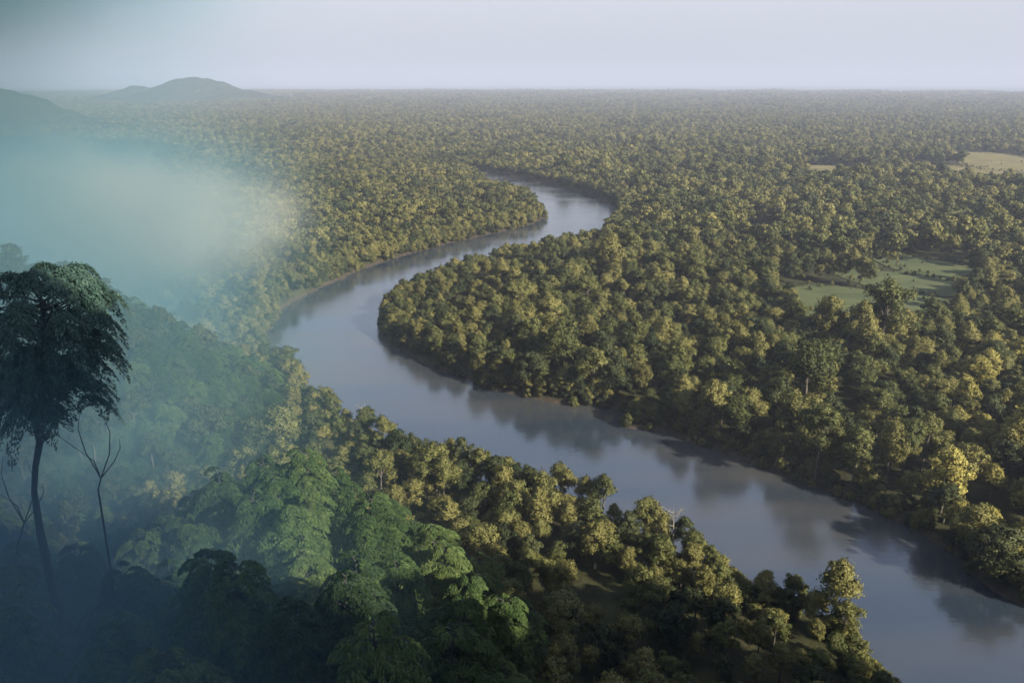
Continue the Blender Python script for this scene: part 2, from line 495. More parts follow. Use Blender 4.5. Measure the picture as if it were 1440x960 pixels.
def canopy_tree(seed, leaves=6500, lsize=0.24, hgt=14.0, rad=4.6):
    """round-headed forest tree: clumped lobes of leaf sprays on a limbed trunk"""
    r = np.random.default_rng(seed)
    rp_ = random.Random(seed)
    nl = r.integers(14, 22)
    lobes = []
    for i in range(nl):
        a = 2 * math.pi * (i * 0.618) + r.uniform(-0.4, 0.4)
        q = math.sqrt((i + 0.4) / nl)
        lr = r.choice([0.75, 1.0, 1.3, 1.7], p=[.3, .3, .25, .15]) * r.uniform(0.85, 1.15) * (1.15 - 0.3 * q)
        rd = rad * q * r.uniform(0.65, 1.12) - lr * 0.35
        zc = hgt - lr - (q ** 1.8) * r.uniform(2.0, 5.5) - r.uniform(0, 2.4)
        lobes.append((max(rd, 0) * math.cos(a), max(rd, 0) * math.sin(a), zc, lr))
    for i in range(4):      # low skirt lobes
        a = r.uniform(0, 6.28); lobes.append((rad * 0.6 * math.cos(a), rad * 0.6 * math.sin(a), hgt - r.uniform(5.5, 8.5), r.uniform(1.0, 1.7)))
    L = np.array(lobes)
    wts = L[:, 3] ** 2; wts /= wts.sum()
    pick = r.choice(len(L), leaves, p=wts)
    D = r.normal(size=(leaves, 3)); D /= np.linalg.norm(D, axis=1, keepdims=True)
    flip = (D[:, 2] < -0.25) & (r.random(leaves) < 0.75)
    D[flip, 2] *= -1
    # lumpy lobe surface
    lump = 1 + 0.34 * np.sin(D[:, 0] * 5 + pick * 2.1) * np.sin(D[:, 1] * 4 + pick) + 0.18 * np.sin(D[:, 2] * 9 + pick * 1.3)
    depth = (1.18 - 0.62 * r.random(leaves) ** 1.6) * lump
    C = L[pick, :3] + D * (L[pick, 3] * depth)[:, None] * np.array([1.0, 1.0, 0.86])
    N = D + r.normal(size=(leaves, 3)) * 0.45
    V, Fc = leaf_quads(C, N, r.uniform(0.55, 1.25, leaves) * lsize, r.uniform(0.45, 0.8, leaves)[:, None], r)
    acc = Acc(); acc.add(V, Fc)
    crown = acc.mesh('crown')
    ctr = np.array([0, 0, hgt - 5.0]); T = C - ctr; T /= np.linalg.norm(T, axis=1, keepdims=True)
    set_normals(crown, np.repeat(D * 0.65 + T * 0.45 + r.normal(size=(leaves, 3)) * 0.34, 4, axis=0))
    # trunk and limbs
    acc = Acc()
    bx, by = r.normal(size=2) * 0.5
    top = Vector((bx, by, hgt - 4.5))
    acc.add(*tube([Vector((0, 0, -1.0)), Vector((0, 0, 0.4)), Vector((bx * .4, by * .4, hgt * .35)), top, Vector((bx * 1.2, by * 1.2, hgt - 1.8))], [0.42, 0.30, 0.22, 0.15, 0.05]))
    for (lx, ly, lz, lr) in lobes[1::2]:
        st = Vector((bx * .6, by * .6, rp_.uniform(0.38, 0.62) * hgt))
        en = Vector((lx, ly, lz))
        mid = (st + en) / 2 + Vector((0, 0, -0.4))
        acc.add(*tube([st, mid, en], [0.13, 0.09, 0.03], 5))
    trunk = acc.mesh('trunk', True)
    return crown, trunk

def frond_tree(seed, hgt=15.0, rad=5.8, nb=34, leaflets=1150, size=0.17, umbrella=False):
    """rainforest tree: tiers of arching boughs, each carrying a drooping feathery fan of leaflets"""
    r = np.random.default_rng(seed)
    acc = Acc(); tr = Acc()
    bx, by = r.normal(size=2) * 0.5
    spine = [Vector((0, 0, -1.5)), Vector((0.05, 0, 0.8)), Vector((bx * .5, by * .5, hgt * .4)), Vector((bx, by, hgt * .75)), Vector((bx * 1.3, by * 1.3, hgt * .95))]
    tr.add(*tube(spine, [0.5, 0.36, 0.28, 0.16, 0.05], 8))
    for i in range(nb):
        q = (i + 0.5) / nb
        az = i * 2.39996 + r.uniform(-0.35, 0.35)
        zt = hgt * (0.36 + 0.60 * q) + r.uniform(-0.9, 0.9)
        reach = rad * (math.sqrt(max(1.0 - (q * 0.93) ** 2.2, 0.03))) * r.uniform(0.55, 1.18)
        if umbrella: reach = rad * math.sqrt(max(1 - q ** 3, 0.05)) * r.uniform(0.75, 1.05)
        d = Vector((math.cos(az), math.sin(az), 0)); s_ = Vector((-math.sin(az), math.cos(az), 0))
        rise = r.uniform(0.10, 0.22) * reach
        droop = r.uniform(0.30, 0.55) * reach
        st = Vector((bx, by, zt))
        def P(t):
            return st + d * (reach * t) + Vector((0, 0, rise * 4 * t * (1 - t) * 0.9 + rise * t - droop * t ** 3))
        tr.add(*tube([P(t) for t in (0, .3, .6, .9)], [0.10, 0.07, 0.05, 0.02], 4))
        wid = reach * r.uniform(0.20, 0.34) + 0.35
        n_ = int(leaflets * (0.5 + reach / rad))
        t = r.uniform(0.22, 1.0, n_) ** 0.8
        v = r.uniform(-1, 1, n_)
        # fan narrows to both ends, feathered into pinnae
        env = np.sin(np.clip((t - 0.12) / 0.9, 0, 1) * math.pi) ** 0.6
        w = v * wid * env
        pin = np.round(t * 9 + np.abs(v) * 1.6) / 9 - np.abs(v) * 1.6 / 9
        ph = r.uniform(0, 6)
        t2 = np.clip(0.45 * pin + 0.55 * t + 0.03 * np.sin(v * 9 + ph), 0.05, 1.08)
        hole = np.sin(t * 13 + ph) * np.cos(v * 4.5 + ph * 1.7) + 0.4 * np.sin(v * 11 + t * 7)
        kk = hole > r.uniform(-0.9, 0.45, n_)
        t2, v, w, env = t2[kk], v[kk], w[kk], env[kk]; n_ = len(v)
        base = np.array([tuple(P(float(k))) for k in t2])
        C = base + np.outer(w, np.array(s_)) + np.array([0, 0, 1.0]) * (-(np.abs(v) ** 1.7) * wid * 0.55 * env + r.normal(size=n_) * 0.10)[:, None]
        # leaflet direction: outwards and down the fan
        A = np.outer(np.ones(n_), np.array(d)) * 0.7 + np.outer(np.sign(v) * 0.8, np.array(s_)) + np.array([0, 0, -0.45]) + r.normal(size=(n_, 3)) * 0.22
        A /= np.linalg.norm(A, axis=1, keepdims=True)
        Nn = np.array([0, 0, 1.0]) + np.outer(v * 0.5, np.array(s_)) + r.normal(size=(n_, 3)) * 0.5
        B = np.cross(Nn, A); B /= (np.linalg.norm(B, axis=1, keepdims=True) + 1e-9)
        ls = (r.uniform(0.7, 1.3, n_) * size)[:, None]
        V = np.stack([C - A * ls, C - B * ls * 0.36, C + A * ls * 1.2 + np.array([0, 0, -0.3]) * ls, C + B * ls * 0.36], axis=1).reshape(-1, 3)
        acc.add(V, np.arange(n_ * 4).reshape(n_, 4))
    return acc.mesh('crown'), tr.mesh('trunk', True)

PROTO = []   # (crown mesh, trunk mesh, tint word)
specs = [(11, M_OLIVE, 'olive'), (12, M_OLIVE, 'olive'), (13, M_YELL, 'golden'), (14, M_OLIVE, 'olive'), (15, M_DARK, 'dark green'),
         (16, M_YELL, 'golden'), (17, M_DARK, 'dark green'), (18, M_YELL, 'golden'), (19, M_OLIVE, 'olive'), (20, M_YELL, 'golden')]
for s_, m_, w_ in specs:
    c_, t_ = canopy_tree(s_, hgt=13.0 + (s_ % 3) * 1.2, rad=3.5 + (s_ % 4) * 0.32)
    c_.materials.append(m_); t_.materials.append(M_BARK)
    PROTO.append((c_, t_, w_))
for s_ in (13, 18):
    c_, t_ = canopy_tree(s_ + 200, hgt=13.6, rad=4.2)
    c_.materials.append(M_BRIGHT); t_.materials.append(M_BARK)
    PROTO.append((c_, t_, 'bright yellow'))
LOWP = []
for k, (s_, m_, w_) in enumerate(specs):
    c_, t_ = canopy_tree(s_ + 40, leaves=1100, lsize=0.58, hgt=13.0 + (s_ % 3) * 1.2, rad=3.9 + (s_ % 4) * 0.32)
    c_.materials.append(m_)
    LOWP.append(c_)
FERN = []
for s_ in (31, 32, 33, 34):
    c_, t_ = frond_tree(s_)
    c_.materials.append(M_FERN); t_.materials.append(M_DBARK)
    FERN.append((c_, t_))

# ------------------------------------------------------------------ scatter
def jitter_grid(x0, x1, y0, y1, s):
    xs = np.arange(x0, x1, s); ys = np.arange(y0, y1, s * 0.9)
    X, Y = np.meshgrid(xs, ys)
    X = X + (np.arange(len(ys)) % 2)[:, None] * s * 0.5
    X = X + rng.uniform(-0.38, 0.38, X.shape) * s; Y = Y + rng.uniform(-0.38, 0.38, Y.shape) * s
    return X.ravel(), Y.ravel()

AZ = R(42)
# near zone
X, Y = jitter_grid(-1200, 1250, -100, 1300, 6.2)
keep = (np.hypot(X, Y) < 1300) & ((np.abs(np.arctan2(X, Y + 60)) < AZ) | ((X > 40) & (X < 170) & (Y > -100))) & (np.hypot(X, Y) > 24)
X, Y = X[keep], Y[keep]
SD = sdist(X, Y)
keep = (SD > 1.6) & ~in_meadow(X, Y, 2.5)
X, Y, SD = X[keep], Y[keep], SD[keep]
HH = hill_h(X, Y)
GZ = ground_h(X, Y, SD)
hmod = 1.0 + 0.24 * vnoise(X, Y, 46, 2.0) + 0.20 * vnoise(X, Y, 13, 5.0)
gap = vnoise(X, Y, 60, 9.0) + 0.6 * vnoise(X, Y, 23, 3.0)
scl = (0.84 + rng.uniform(-0.26, 0.30, len(X))) * hmod
keep = ~((gap > 0.6) & (rng.random(len(X)) < 0.6) & (SD > 22))
X, Y, SD, HH, GZ, scl = [q[keep] for q in (X, Y, SD, HH, GZ, scl)]
PXt, PYt, _ = to_px(X, Y, GZ)
dr_ = seg_dist(X, Y, np.array([(v.x, v.y) for v in rb_c]), False)
dl_ = seg_dist(X, Y, np.array([(v.x, v.y) for v in lb_c]), False)
near_side = dl_ < dr_
inner = (X > 0) & (SD < 1e9) & (PXt > 520)
big = inner & ~near_side
keep = ~(big & (rng.random(len(X)) < 0.36))
scl = np.where(big, scl * 1.18, scl * 0.9)
scl = np.where(rng.random(len(X)) < 0.05, scl * 1.28, scl)
scl = np.where((Y > 300) & (SD < 24), np.minimum(scl, 0.74 + 0.012 * np.clip(SD, 0, 24)), scl)
X, Y, SD, HH, GZ, scl = [q[keep] for q in (X, Y, SD, HH, GZ, scl)]
is_fern = (HH > 9) & (X < 30) & (HH < 100) & (np.hypot(X, Y) < 150)
PX, PY, PD = to_px(X, Y, GZ + 12 * scl)
inview = (PX > -25) & (PX < 1465) & (PY > 60) & (PY < 990)

def nice(n):
    return ['first','second','third','fourth','fifth','sixth','seventh','eighth','ninth','tenth','eleventh','twelfth','thirteenth','fourteenth','fifteenth','sixteenth','seventeenth','eighteenth','nineteenth','twentieth'][n]

def place_tree(crown, trunk, x, y, z, s, name, label, cat, group, rz=None):
    e = bpy.data.objects.new(name, None)
    e.empty_display_size = 1.0
    COL.objects.link(e)
    e.location = (x, y, z)
    e.rotation_euler = (0, 0, rnd.uniform(0, 6.28) if rz is None else rz)
    e.scale = (s * rnd.uniform(0.92, 1.1), s * rnd.uniform(0.92, 1.1), s * rnd.uniform(0.94, 1.12))
    tag(e, label, cat, group)
    c = bpy.data.objects.new('crown', crown); COL.objects.link(c); c.parent = e
    if trunk is not None:
        t = bpy.data.objects.new('trunk', trunk); COL.objects.link(t); t.parent = e
    return e, c

canopy_idx = np.where(~is_fern)[0]
vis = canopy_idx[inview[canopy_idx]]
order = vis[np.argsort(PD[vis] / scl[vis])]
SINGLE = set(order[:300].tolist())
print('canopy in view', len(vis), 'farthest single', PD[order[299]], 'total', len(X))

# where a tree stands, in words
def bank_of(i):
    # the river's inner (right) bank lies right of the stream
    dr = seg_dist(np.array([X[i]]), np.array([Y[i]]), np.array([(v.x, v.y) for v in rb_c]), False)[0]
    dl = seg_dist(np.array([X[i]]), np.array([Y[i]]), np.array([(v.x, v.y) for v in lb_c]), False)[0]
    return 'right' if dr < dl else 'left'
singles = sorted(SINGLE, key=lambda i: -PX[i])
info = {}
edge_count = {'right': 0, 'left': 0}
for i in singles:
    bk = bank_of(i)
    pi = int(i) % 10
    if PX[i] > 1335 and PY[i] < 880 and (i * 7) % 10 < 8: pi = (10, 11, 7)[int(i) % 3]
    if HH[i] > 9: pi = (4, 6)[int(i) % 2]
    tint = PROTO[pi][2]
    size = 'tall' if scl[i] > 1.08 else ('small' if scl[i] < 0.78 else 'medium-sized')
    bankname = 'far bank' if bk == 'right' else 'near bank'
    if SD[i] < 7.5:
        k = edge_count[bk]; edge_count[bk] += 1
        if k < 20:
            label = f'{size} {tint} tree on the {bankname} waterline, {nice(k)} from the right'
        else:
            label = None
        info[i] = (pi, label or f'{size} {tint} tree in the waterside row up the {bankname}', f'waterside trees on the {bankname}')
    else:
        where = 'lower right' if PX[i] > 960 else ('bottom centre' if PX[i] > 560 else 'left, beside the hillside')
        if bk == 'right': where = 'right edge' if PX[i] > 1150 else 'inside of the bend'
        info[i] = (pi, f'{size} {tint} tree crowded in the {bankname} forest, {where}', f'{bankname} forest trees, {where}')
LOWOBJ, HIOBJ = [None] * len(PROTO), [None] * len(PROTO)
for i in singles:
    pi, label, group = info[i]
    cr, trk, _ = PROTO[pi]
    e, c = place_tree(cr, trk, X[i], Y[i], GZ[i] - 0.2, scl[i], 'forest_tree', label, 'tree', group)
    if HIOBJ[pi] is None: HIOBJ[pi] = c

# rainforest trees on the near hillside
fi = np.where(is_fern & inview)[0]
# thin them out: they are broader than the riverside trees
fi = fi[np.argsort(PD[fi])]
chosen = []
EMX, EMY = at_y(48, 700, 80)[0], 80.0
for i in fi:
    if math.hypot(X[i] - EMX, Y[i] - EMY) < 3.5: continue
    if Y[i] < 80 and abs(PX[i] - 60) < 120 and PY[i] < 690: continue
    ok = True
    for j in chosen:
        if (X[i] - X[j]) ** 2 + (Y[i] - Y[j]) ** 2 < 6.4 ** 2: ok = False; break
    if ok: chosen.append(i)
print('rainforest trees', len(chosen))
FOBJ = [None] * len(FERN)
for q, i in enumerate(chosen):
    k = q % len(FERN)
    d = math.hypot(X[i], Y[i])
    px = PX[i]
    if px < 190: lab = 'feathery rainforest tree half lost in the blue mist at the left edge'
    elif d > 130: lab = 'hazy rainforest tree on the far misty slope above the river bend'
    elif px < 420: lab = 'feathery rainforest tree below the mist on the dark near hillside'
    else: lab = 'bright green rainforest tree with drooping fans on the near hillside'
    e, c = place_tree(FERN[k][0], FERN[k][1], X[i], Y[i], GZ[i] - 0.3, 0.92 + 0.25 * rnd.random(), 'rainforest_tree', lab, 'tree', 'rainforest trees on the left hillside' + (', misty' if px < 190 or d > 130 else ''))
    if FOBJ[k] is None: FOBJ[k] = c

# ------------------------------------------------------------------ the rest of the forest, one object
def proto_obj(me, nm):
    return bpy.data.objects.new(nm, me)

def scatter_object(name, P, rot, sc, pick, objs, label, cat):
    me = bpy.data.meshes.new(name)
    me.vertices.add(len(P)); me.vertices.foreach_set('co', np.asarray(P, np.float32).ravel())
    for nm, typ, dat in (('spin', 'FLOAT', rot), ('size', 'FLOAT', sc), ('pick', 'INT', pick)):
        at = me.attributes.new(nm, typ, 'POINT')
        at.data.foreach_set('value', np.asarray(dat, np.int32 if typ == 'INT' else np.float32))
    o = link_mesh(name, me)
    tag(o, label, cat, kind='stuff')
    ng = bpy.data.node_groups.new(name + '_nodes', 'GeometryNodeTree')
    ng.interface.new_socket('Geometry', in_out='INPUT', socket_type='NodeSocketGeometry')
    ng.interface.new_socket('Geometry', in_out='OUTPUT', socket_type='NodeSocketGeometry')
    gi, go = ng.nodes.new('NodeGroupInput'), ng.nodes.new('NodeGroupOutput')
    iop = ng.nodes.new('GeometryNodeInstanceOnPoints')
    iop.inputs['Pick Instance'].default_value = True
    jn = ng.nodes.new('GeometryNodeJoinGeometry')
    for ob in reversed(objs):          # the join stacks the last link first
        on = ng.nodes.new('GeometryNodeObjectInfo')
        on.transform_space = 'ORIGINAL'
        on.inputs['Object'].default_value = ob
        on.inputs['As Instance'].default_value = True
        ng.links.new(on.outputs['Geometry'], jn.inputs[0])
    ng.links.new(gi.outputs[0], iop.inputs['Points'])
    ng.links.new(jn.outputs[0], iop.inputs['Instance'])
    def attr(nm, typ):
        a = ng.nodes.new('GeometryNodeInputNamedAttribute'); a.data_type = typ; a.inputs['Name'].default_value = nm
        return a.outputs['Attribute']
    ng.links.new(attr('pick', 'INT'), iop.inputs['Instance Index'])
    cx = ng.nodes.new('ShaderNodeCombineXYZ'); ng.links.new(attr('spin', 'FLOAT'), cx.inputs['Z'])
    e2r = ng.nodes.new('FunctionNodeEulerToRotation'); ng.links.new(cx.outputs[0], e2r.inputs[0])
    ng.links.new(e2r.outputs[0], iop.inputs['Rotation'])
    ng.links.new(attr('size', 'FLOAT'), iop.inputs['Scale'])
    ng.links.new(iop.outputs[0], go.inputs[0])
    md = o.modifiers.new('scatter', 'NODES'); md.node_group = ng
    return o

PLOW = [proto_obj(me_, 'far_crown') for me_ in LOWP]
rest = np.array([i for i in canopy_idx if i not in SINGLE])
fern_rest = np.where(is_fern & ~inview)[0]
D = np.hypot(X[rest], Y[rest])
nearr = rest[D < 520]; farr = rest[D >= 520]
hi = [q for q in HIOBJ[:10] if q is not None]
# dark feathery crowns on the slopes, brighter ones towards the right
base_pick = [k for k, q in enumerate(HIOBJ) if q is not None]
all_hi = [HIOBJ[k] for k in base_pick] + [q for q in FOBJ if q]
dark_ix = [j for j, k in enumerate(base_pick) if k in (4, 6)] + list(range(len(base_pick), len(all_hi)))
brt_ix = [j for j, k in enumerate(base_pick) if k in (10, 11)] or [0]
norm_ix = [j for j, k in enumerate(base_pick) if k < 10]
pk = rng.choice(norm_ix, len(nearr))
pk = np.where(HH[nearr] > 9, rng.choice(dark_ix, len(nearr)), pk)
pk = np.where((PX[nearr] > 1350) & (PY[nearr] > 470) & (PY[nearr] < 800) & (rng.random(len(nearr)) < 0.5), rng.choice(brt_ix, len(nearr)), pk)
scatter_object('forest', np.column_stack([X[nearr], Y[nearr], GZ[nearr] - 0.2]), rng.uniform(0, 6.28, len(nearr)), scl[nearr],
               pk, all_hi, 'dense olive forest of round crowned trees lining both river banks', 'forest')
# mid distance + far distance share one object
X2, Y2 = jitter_grid(-5200, 5200, 1000, 8200, 14.0)
k = (np.hypot(X2, Y2) >= 1300) & (np.hypot(X2, Y2) < 8000) & (rng.random(len(X2)) < np.clip(3000 / np.hypot(X2, Y2), 0, 1) ** 1.1) & (np.abs(np.arctan2(X2, Y2)) < R(38))
X2, Y2 = X2[k], Y2[k]
k = ~in_meadow(X2, Y2, 6.0) & (rng.random(len(X2)) > np.clip(0.1 + 0.5 * vnoise(X2, Y2, 190, 4.0), 0, 0.8)) 
X2, Y2 = X2[k], Y2[k]
sc2 = rng.uniform(1.2, 1.8, len(X2)) * np.clip(np.hypot(X2, Y2) / 3000, 1, 1.9) * (1 + 0.2 * vnoise(X2, Y2, 240, 7.0))
Pf = np.concatenate([np.column_stack([X[farr], Y[farr], GZ[farr] - 0.2]), np.column_stack([X2, Y2, np.full(len(X2), -4.0)])])
sf = np.concatenate([scl[farr] * 1.08, sc2])
print('far instances', len(Pf))
scatter_object('distant_forest', Pf, rng.uniform(0, 6.28, len(Pf)), sf, rng.integers(0, len(PLOW), len(Pf)), PLOW,
               'endless hazy lowland forest stretching to the horizon beyond the river', 'forest')

# low bushes and saplings overhanging the water along both banks
BX, BY = [], []
for line in (rb_c, lb_c):
    for a_, b_ in zip(line[:-1], line[1:]):
        L_ = (b_ - a_).length
        for q in range(int(L_ / 0.65) + 1):
            pnt = a_ + (b_ - a_) * rnd.random()
            BX.append(pnt.x + rnd.uniform(-7, 7)); BY.append(pnt.y + rnd.uniform(-7, 7))
BX, BY = np.array(BX), np.array(BY)
bsd = sdist(BX, BY)
k = (bsd > 0.0) & (bsd < 8) & (np.hypot(BX, BY) < 900) & (rng.random(len(BX)) < 0.25 + 0.75 * (vnoise(BX, BY, 21, 8.0) > -0.35))
BX, BY, bsd = BX[k], BY[k], bsd[k]
bs = rng.uniform(0.2, 0.40, len(BX)) + 0.055 * np.clip(bsd, 0, 8)
bs = bs * np.where(BY > 260, 1.45, 1.0)
bz = ground_h(BX, BY, bsd) - np.clip(9.5 - 9 * bs, 3.0, 7.6) * bs
scatter_object('bank_shrubs', np.column_stack([BX, BY, bz]), rng.uniform(0, 6.28, len(BX)), bs, rng.integers(0, len(hi), len(BX)), hi,
               'low dark bushes overhanging the muddy river banks', 'shrubs')
# scattered bushes around and inside the clearings
MXs, MYs = [], []
for _, _, Pm in MEADOWS[:5]:
    for a_, b_ in zip(Pm, np.roll(Pm, -1, axis=0)):
        L_ = float(np.linalg.norm(b_ - a_))
        for q in range(int(L_ / 3.0)):
            t_ = rnd.random(); MXs.append(a_[0] + (b_[0] - a_[0]) * t_ + rnd.gauss(0, 4)); MYs.append(a_[1] + (b_[1] - a_[1]) * t_ + rnd.gauss(0, 4))
    for q in range(5):
        w_ = [rnd.random() for _ in Pm]; w_ = np.array(w_) ** 3; w_ /= w_.sum()
        MXs.append(float((Pm[:, 0] * w_).sum())); MYs.append(float((Pm[:, 1] * w_).sum()))
MXs, MYs = np.array(MXs), np.array(MYs)
mss = rng.uniform(0.10, 0.34, len(MXs))
scatter_object('meadow_shrubs', np.column_stack([MXs, MYs, 1.9 - 6.5 * mss]), rng.uniform(0, 6.28, len(MXs)), mss, rng.integers(0, len(hi), len(MXs)), hi,
               'scattered bushes along the edges of the grassy clearings', 'shrubs')
# undergrowth on the steep hillside
UX, UY = jitter_grid(-170, 40, 20, 270, 3.6)
uh = hill_h(UX, UY)
k = (uh > 6) & (np.abs(np.arctan2(UX, UY + 20)) < R(50)) & (sdist(UX, UY) > 2)
UX, UY = UX[k], UY[k]
us = rng.uniform(0.30, 0.55, len(UX))
scatter_object('undergrowth', np.column_stack([UX, UY, ground_h(UX, UY) - 5.5 * us]), rng.uniform(0, 6.28, len(UX)), us, rng.integers(0, 4, len(UX)), [q for q in FOBJ if q],
               'dark fern-like undergrowth covering the hillside at lower left', 'undergrowth')

# ------------------------------------------------------------------ the great tree at the left
def big_tree():
    D0 = 80.0
    def pt(px, py, dy=0.0): return at_y(px, py, D0 + dy)
    def foot(v):
        g_ = float(ground_h(np.array([v.x]), np.array([v.y]))[0])
        return Vector((v.x, v.y, g_ - 0.3))
    base = foot(pt(54, 720))
    e = bpy.data.objects.new('umbrella_tree', None); COL.objects.link(e); e.location = base
    tag(e, 'huge dark blue-green umbrella-crowned tree rising from the mist at the left edge', 'tree')
    L = lambda v: v - base
    tr = Acc()
    stem = [Vector((0, 0, 0)), Vector((0.1, 0, 1.2)), L(pt(56, 745)), L(pt(48, 690)), L(pt(50, 655)), L(pt(57, 615)), L(pt(58, 560)), L(pt(61, 500)), L(pt(60, 440)), L(pt(55, 395))]
    tr.add(*tube(stem, [0.95, 0.6, 0.42, 0.32, 0.33, 0.40, 0.30, 0.25, 0.18, 0.08], 10))
    tr.add(*tube([L(pt(54, 620)), L(pt(45, 585, -1)), L(pt(32, 550, -2)), L(pt(20, 510, -2.5)), L(pt(8, 470, -3))], [0.24, 0.2, 0.17, 0.13, 0.05], 7))
    tr.add(*tube([L(pt(57, 600)), L(pt(72, 580, 1)), L(pt(85, 560, 2)), L(pt(110, 535, 3))], [0.2, 0.16, 0.12, 0.05], 6))
    tr.add(*tube([L(pt(55, 618)), L(pt(65, 614, -.5)), L(pt(70, 606, -.8))], [0.42, 0.36, 0.2], 7))
    acc = Acc(); r = np.random.default_rng(5)
    env_y = [376, 390, 408, 430, 470, 500, 530, 560, 592]
    env_r = [30, 84, 112, 130, 116, 110, 70, 104, 128]
    m_px = D0 / (F * 0.96)
    for i in range(72):
        q = (i + 0.5) / 72
        py = 384 + 198 * q ** 1.05 + r.uniform(-4, 4)
        rmax = np.interp(py, env_y, env_r) * m_px * 1.02
        az = i * 2.39996 + r.uniform(-0.4, 0.4)
        pr = r.uniform(1.2, 2.5)
        rad_ = max(rmax - pr, 0.2) * (r.uniform(0.72, 1.0) if q < 0.8 or r.random() < .7 else r.uniform(.3, .8))
        d = Vector((math.cos(az), math.sin(az), 0)); s_ = Vector((-math.sin(az), math.cos(az), 0))
        cz = L(pt(59, py)); c0 = cz + d * rad_
        st = cz + Vector((0, 0, -0.16 * rad_ - 0.6))
        tr.add(*tube([st, st + (c0 - st) * 0.4 + Vector((0, 0, 0.5)), c0 + Vector((0, 0, -0.15))], [0.14, 0.09, 0.03], 5))
        n_ = int(520 * pr ** 1.5)
        u = r.normal(size=(n_, 2)); u /= np.linalg.norm(u, axis=1, keepdims=True)
        rr0 = np.sqrt(r.random(n_)) * (1 + 0.25 * np.sin(np.arctan2(u[:, 1], u[:, 0]) * 5 + i))
        ex, ey = u[:, 0] * rr0 * pr * 1.15, u[:, 1] * rr0 * pr
        tilt = 0.15 + 0.65 * min(rad_ / 9.0, 1) * (0.5 + q)
        ez = 0.32 * pr * (1 - rr0 ** 2) - tilt * ex * 0.75 - np.where(ex > 0, 0.10 * ex ** 2, 0) + r.normal(size=n_) * 0.14 - 0.35 * pr * rr0 ** 3
        C = np.array(c0) + np.outer(ex, np.array(d)) + np.outer(ey, np.array(s_)) + np.outer(ez, np.array([0, 0, 1.0]))
        A = np.outer(np.ones(n_), np.array(d)) * 0.8 + np.outer(u[:, 1], np.array(s_)) + np.array([0, 0, -0.5]) + r.normal(size=(n_, 3)) * 0.45
        A /= np.linalg.norm(A, axis=1, keepdims=True)
        Nn = np.array([0, 0, 1.0]) + r.normal(size=(n_, 3)) * 0.35
        B = np.cross(Nn, A); B /= (np.linalg.norm(B, axis=1, keepdims=True) + 1e-9)
        ls = (r.uniform(0.7, 1.3, n_) * 0.17)[:, None]
        V = np.stack([C - A * ls, C - B * ls * 0.42, C + A * ls * 1.2 + np.array([0, 0, -0.3]) * ls, C + B * ls * 0.42], axis=1).reshape(-1, 3)
        acc.add(V, np.arange(n_ * 4).reshape(n_, 4))
    link_mesh('crown', acc.mesh('crown'), e, M_TEAL)
    link_mesh('trunk', tr.mesh('trunk', True), e, M_DBARK)
    # bare saplings below its crown
    for pts, lab in ((((140, 700), (138, 688), (142, 672)), 'thin bare forked sapling right of the umbrella tree trunk'),
                     (((20, 800), (24, 770), (34, 735)), 'thin bare sapling left below the umbrella tree trunk')):
        b0 = foot(pt(pts[0][0], pts[0][1] + 30))
        se = bpy.data.objects.new('bare_sapling', None); COL.objects.link(se); se.location = b0
        tag(se, lab, 'sapling', 'bare saplings below the umbrella tree')
        M = lambda v: v - b0
        t1 = Acc(); x0_, y0_ = pts[-1]
        t1.add(*tube([M(b0), M(pt(*pts[0])), M(pt(*pts[1])), M(pt(*pts[2]))], [0.17, 0.11, 0.09, 0.08], 6))
        link_mesh('trunk', t1.mesh('trunk', True), se, M_DBARK)
        for dx1, dx2, dx3, top in ((-22, -36, -30, 92), (12, 14, 4, 86), (-10, -44, -60, 60), (18, 30, 26, 56)):
            t2 = Acc()
            t2.add(*tube([M(pt(x0_, y0_)), M(pt(x0_ + dx1, y0_ - top * .4, .5)), M(pt(x0_ + dx2 * .9, y0_ - top * .75, 1)), M(pt(x0_ + dx3, y0_ - top, 1.4))], [0.075, 0.06, 0.045, 0.02], 5))
            link_mesh('branch', t2.mesh('branch', True), se, M_DBARK)
big_tree()
def snag(px, py, hgt, seed, lab):
    r = random.Random(seed)
    b = on_z(px, py, 12.0); b.z = 1.2
    e = bpy.data.objects.new('bare_tree', None); COL.objects.link(e); e.location = b
    tag(e, lab, 'tree', 'pale bare trees along the river')
    t1 = Acc()
    ln_ = Vector((r.uniform(-.08, .08), r.uniform(-.08, .08), 1))
    t1.add(*tube([ln_ * (hgt * k) for k in (0, .3, .6, .85)], [0.26, 0.21, 0.15, 0.08], 7))
    link_mesh('trunk', t1.mesh('trunk', True), e, M_PALE)
    for k in range(9):
        st = ln_ * (hgt * r.uniform(0.45, 0.85)); az = r.uniform(0, 6.28); L_ = r.uniform(1.6, 3.6)
        dv = Vector((math.cos(az), math.sin(az), r.uniform(0.5, 1.3))).normalized()
        md = st + dv * L_ * 0.5 + Vector((0, 0, -0.2)); en = st + dv * L_ + Vector((r.uniform(-.4, .4), r.uniform(-.4, .4), 0.4))
        t2 = Acc(); t2.add(*tube([st, md, en], [0.09, 0.065, 0.025], 5))
        for q in range(3):
            d2 = Vector((r.uniform(-1, 1), r.uniform(-1, 1), r.uniform(0.2, 1))).normalized()
            t2.add(*tube([md, md + d2 * r.uniform(.8, 1.6)], [0.04, 0.015], 4))
        link_mesh('branch', t2.mesh('branch', True), e, M_PALE)
M_PALE = bark('bleached_wood', (0.10, 0.095, 0.08), (0.22, 0.205, 0.175))
for a in ((512, 588, 16.5, 1, 'pale leafless tree leaning over the river bend on the near bank'),
          (950, 728, 14.5, 3, 'pale leafless tree midway along the near bank waterline')):
    snag(*a)

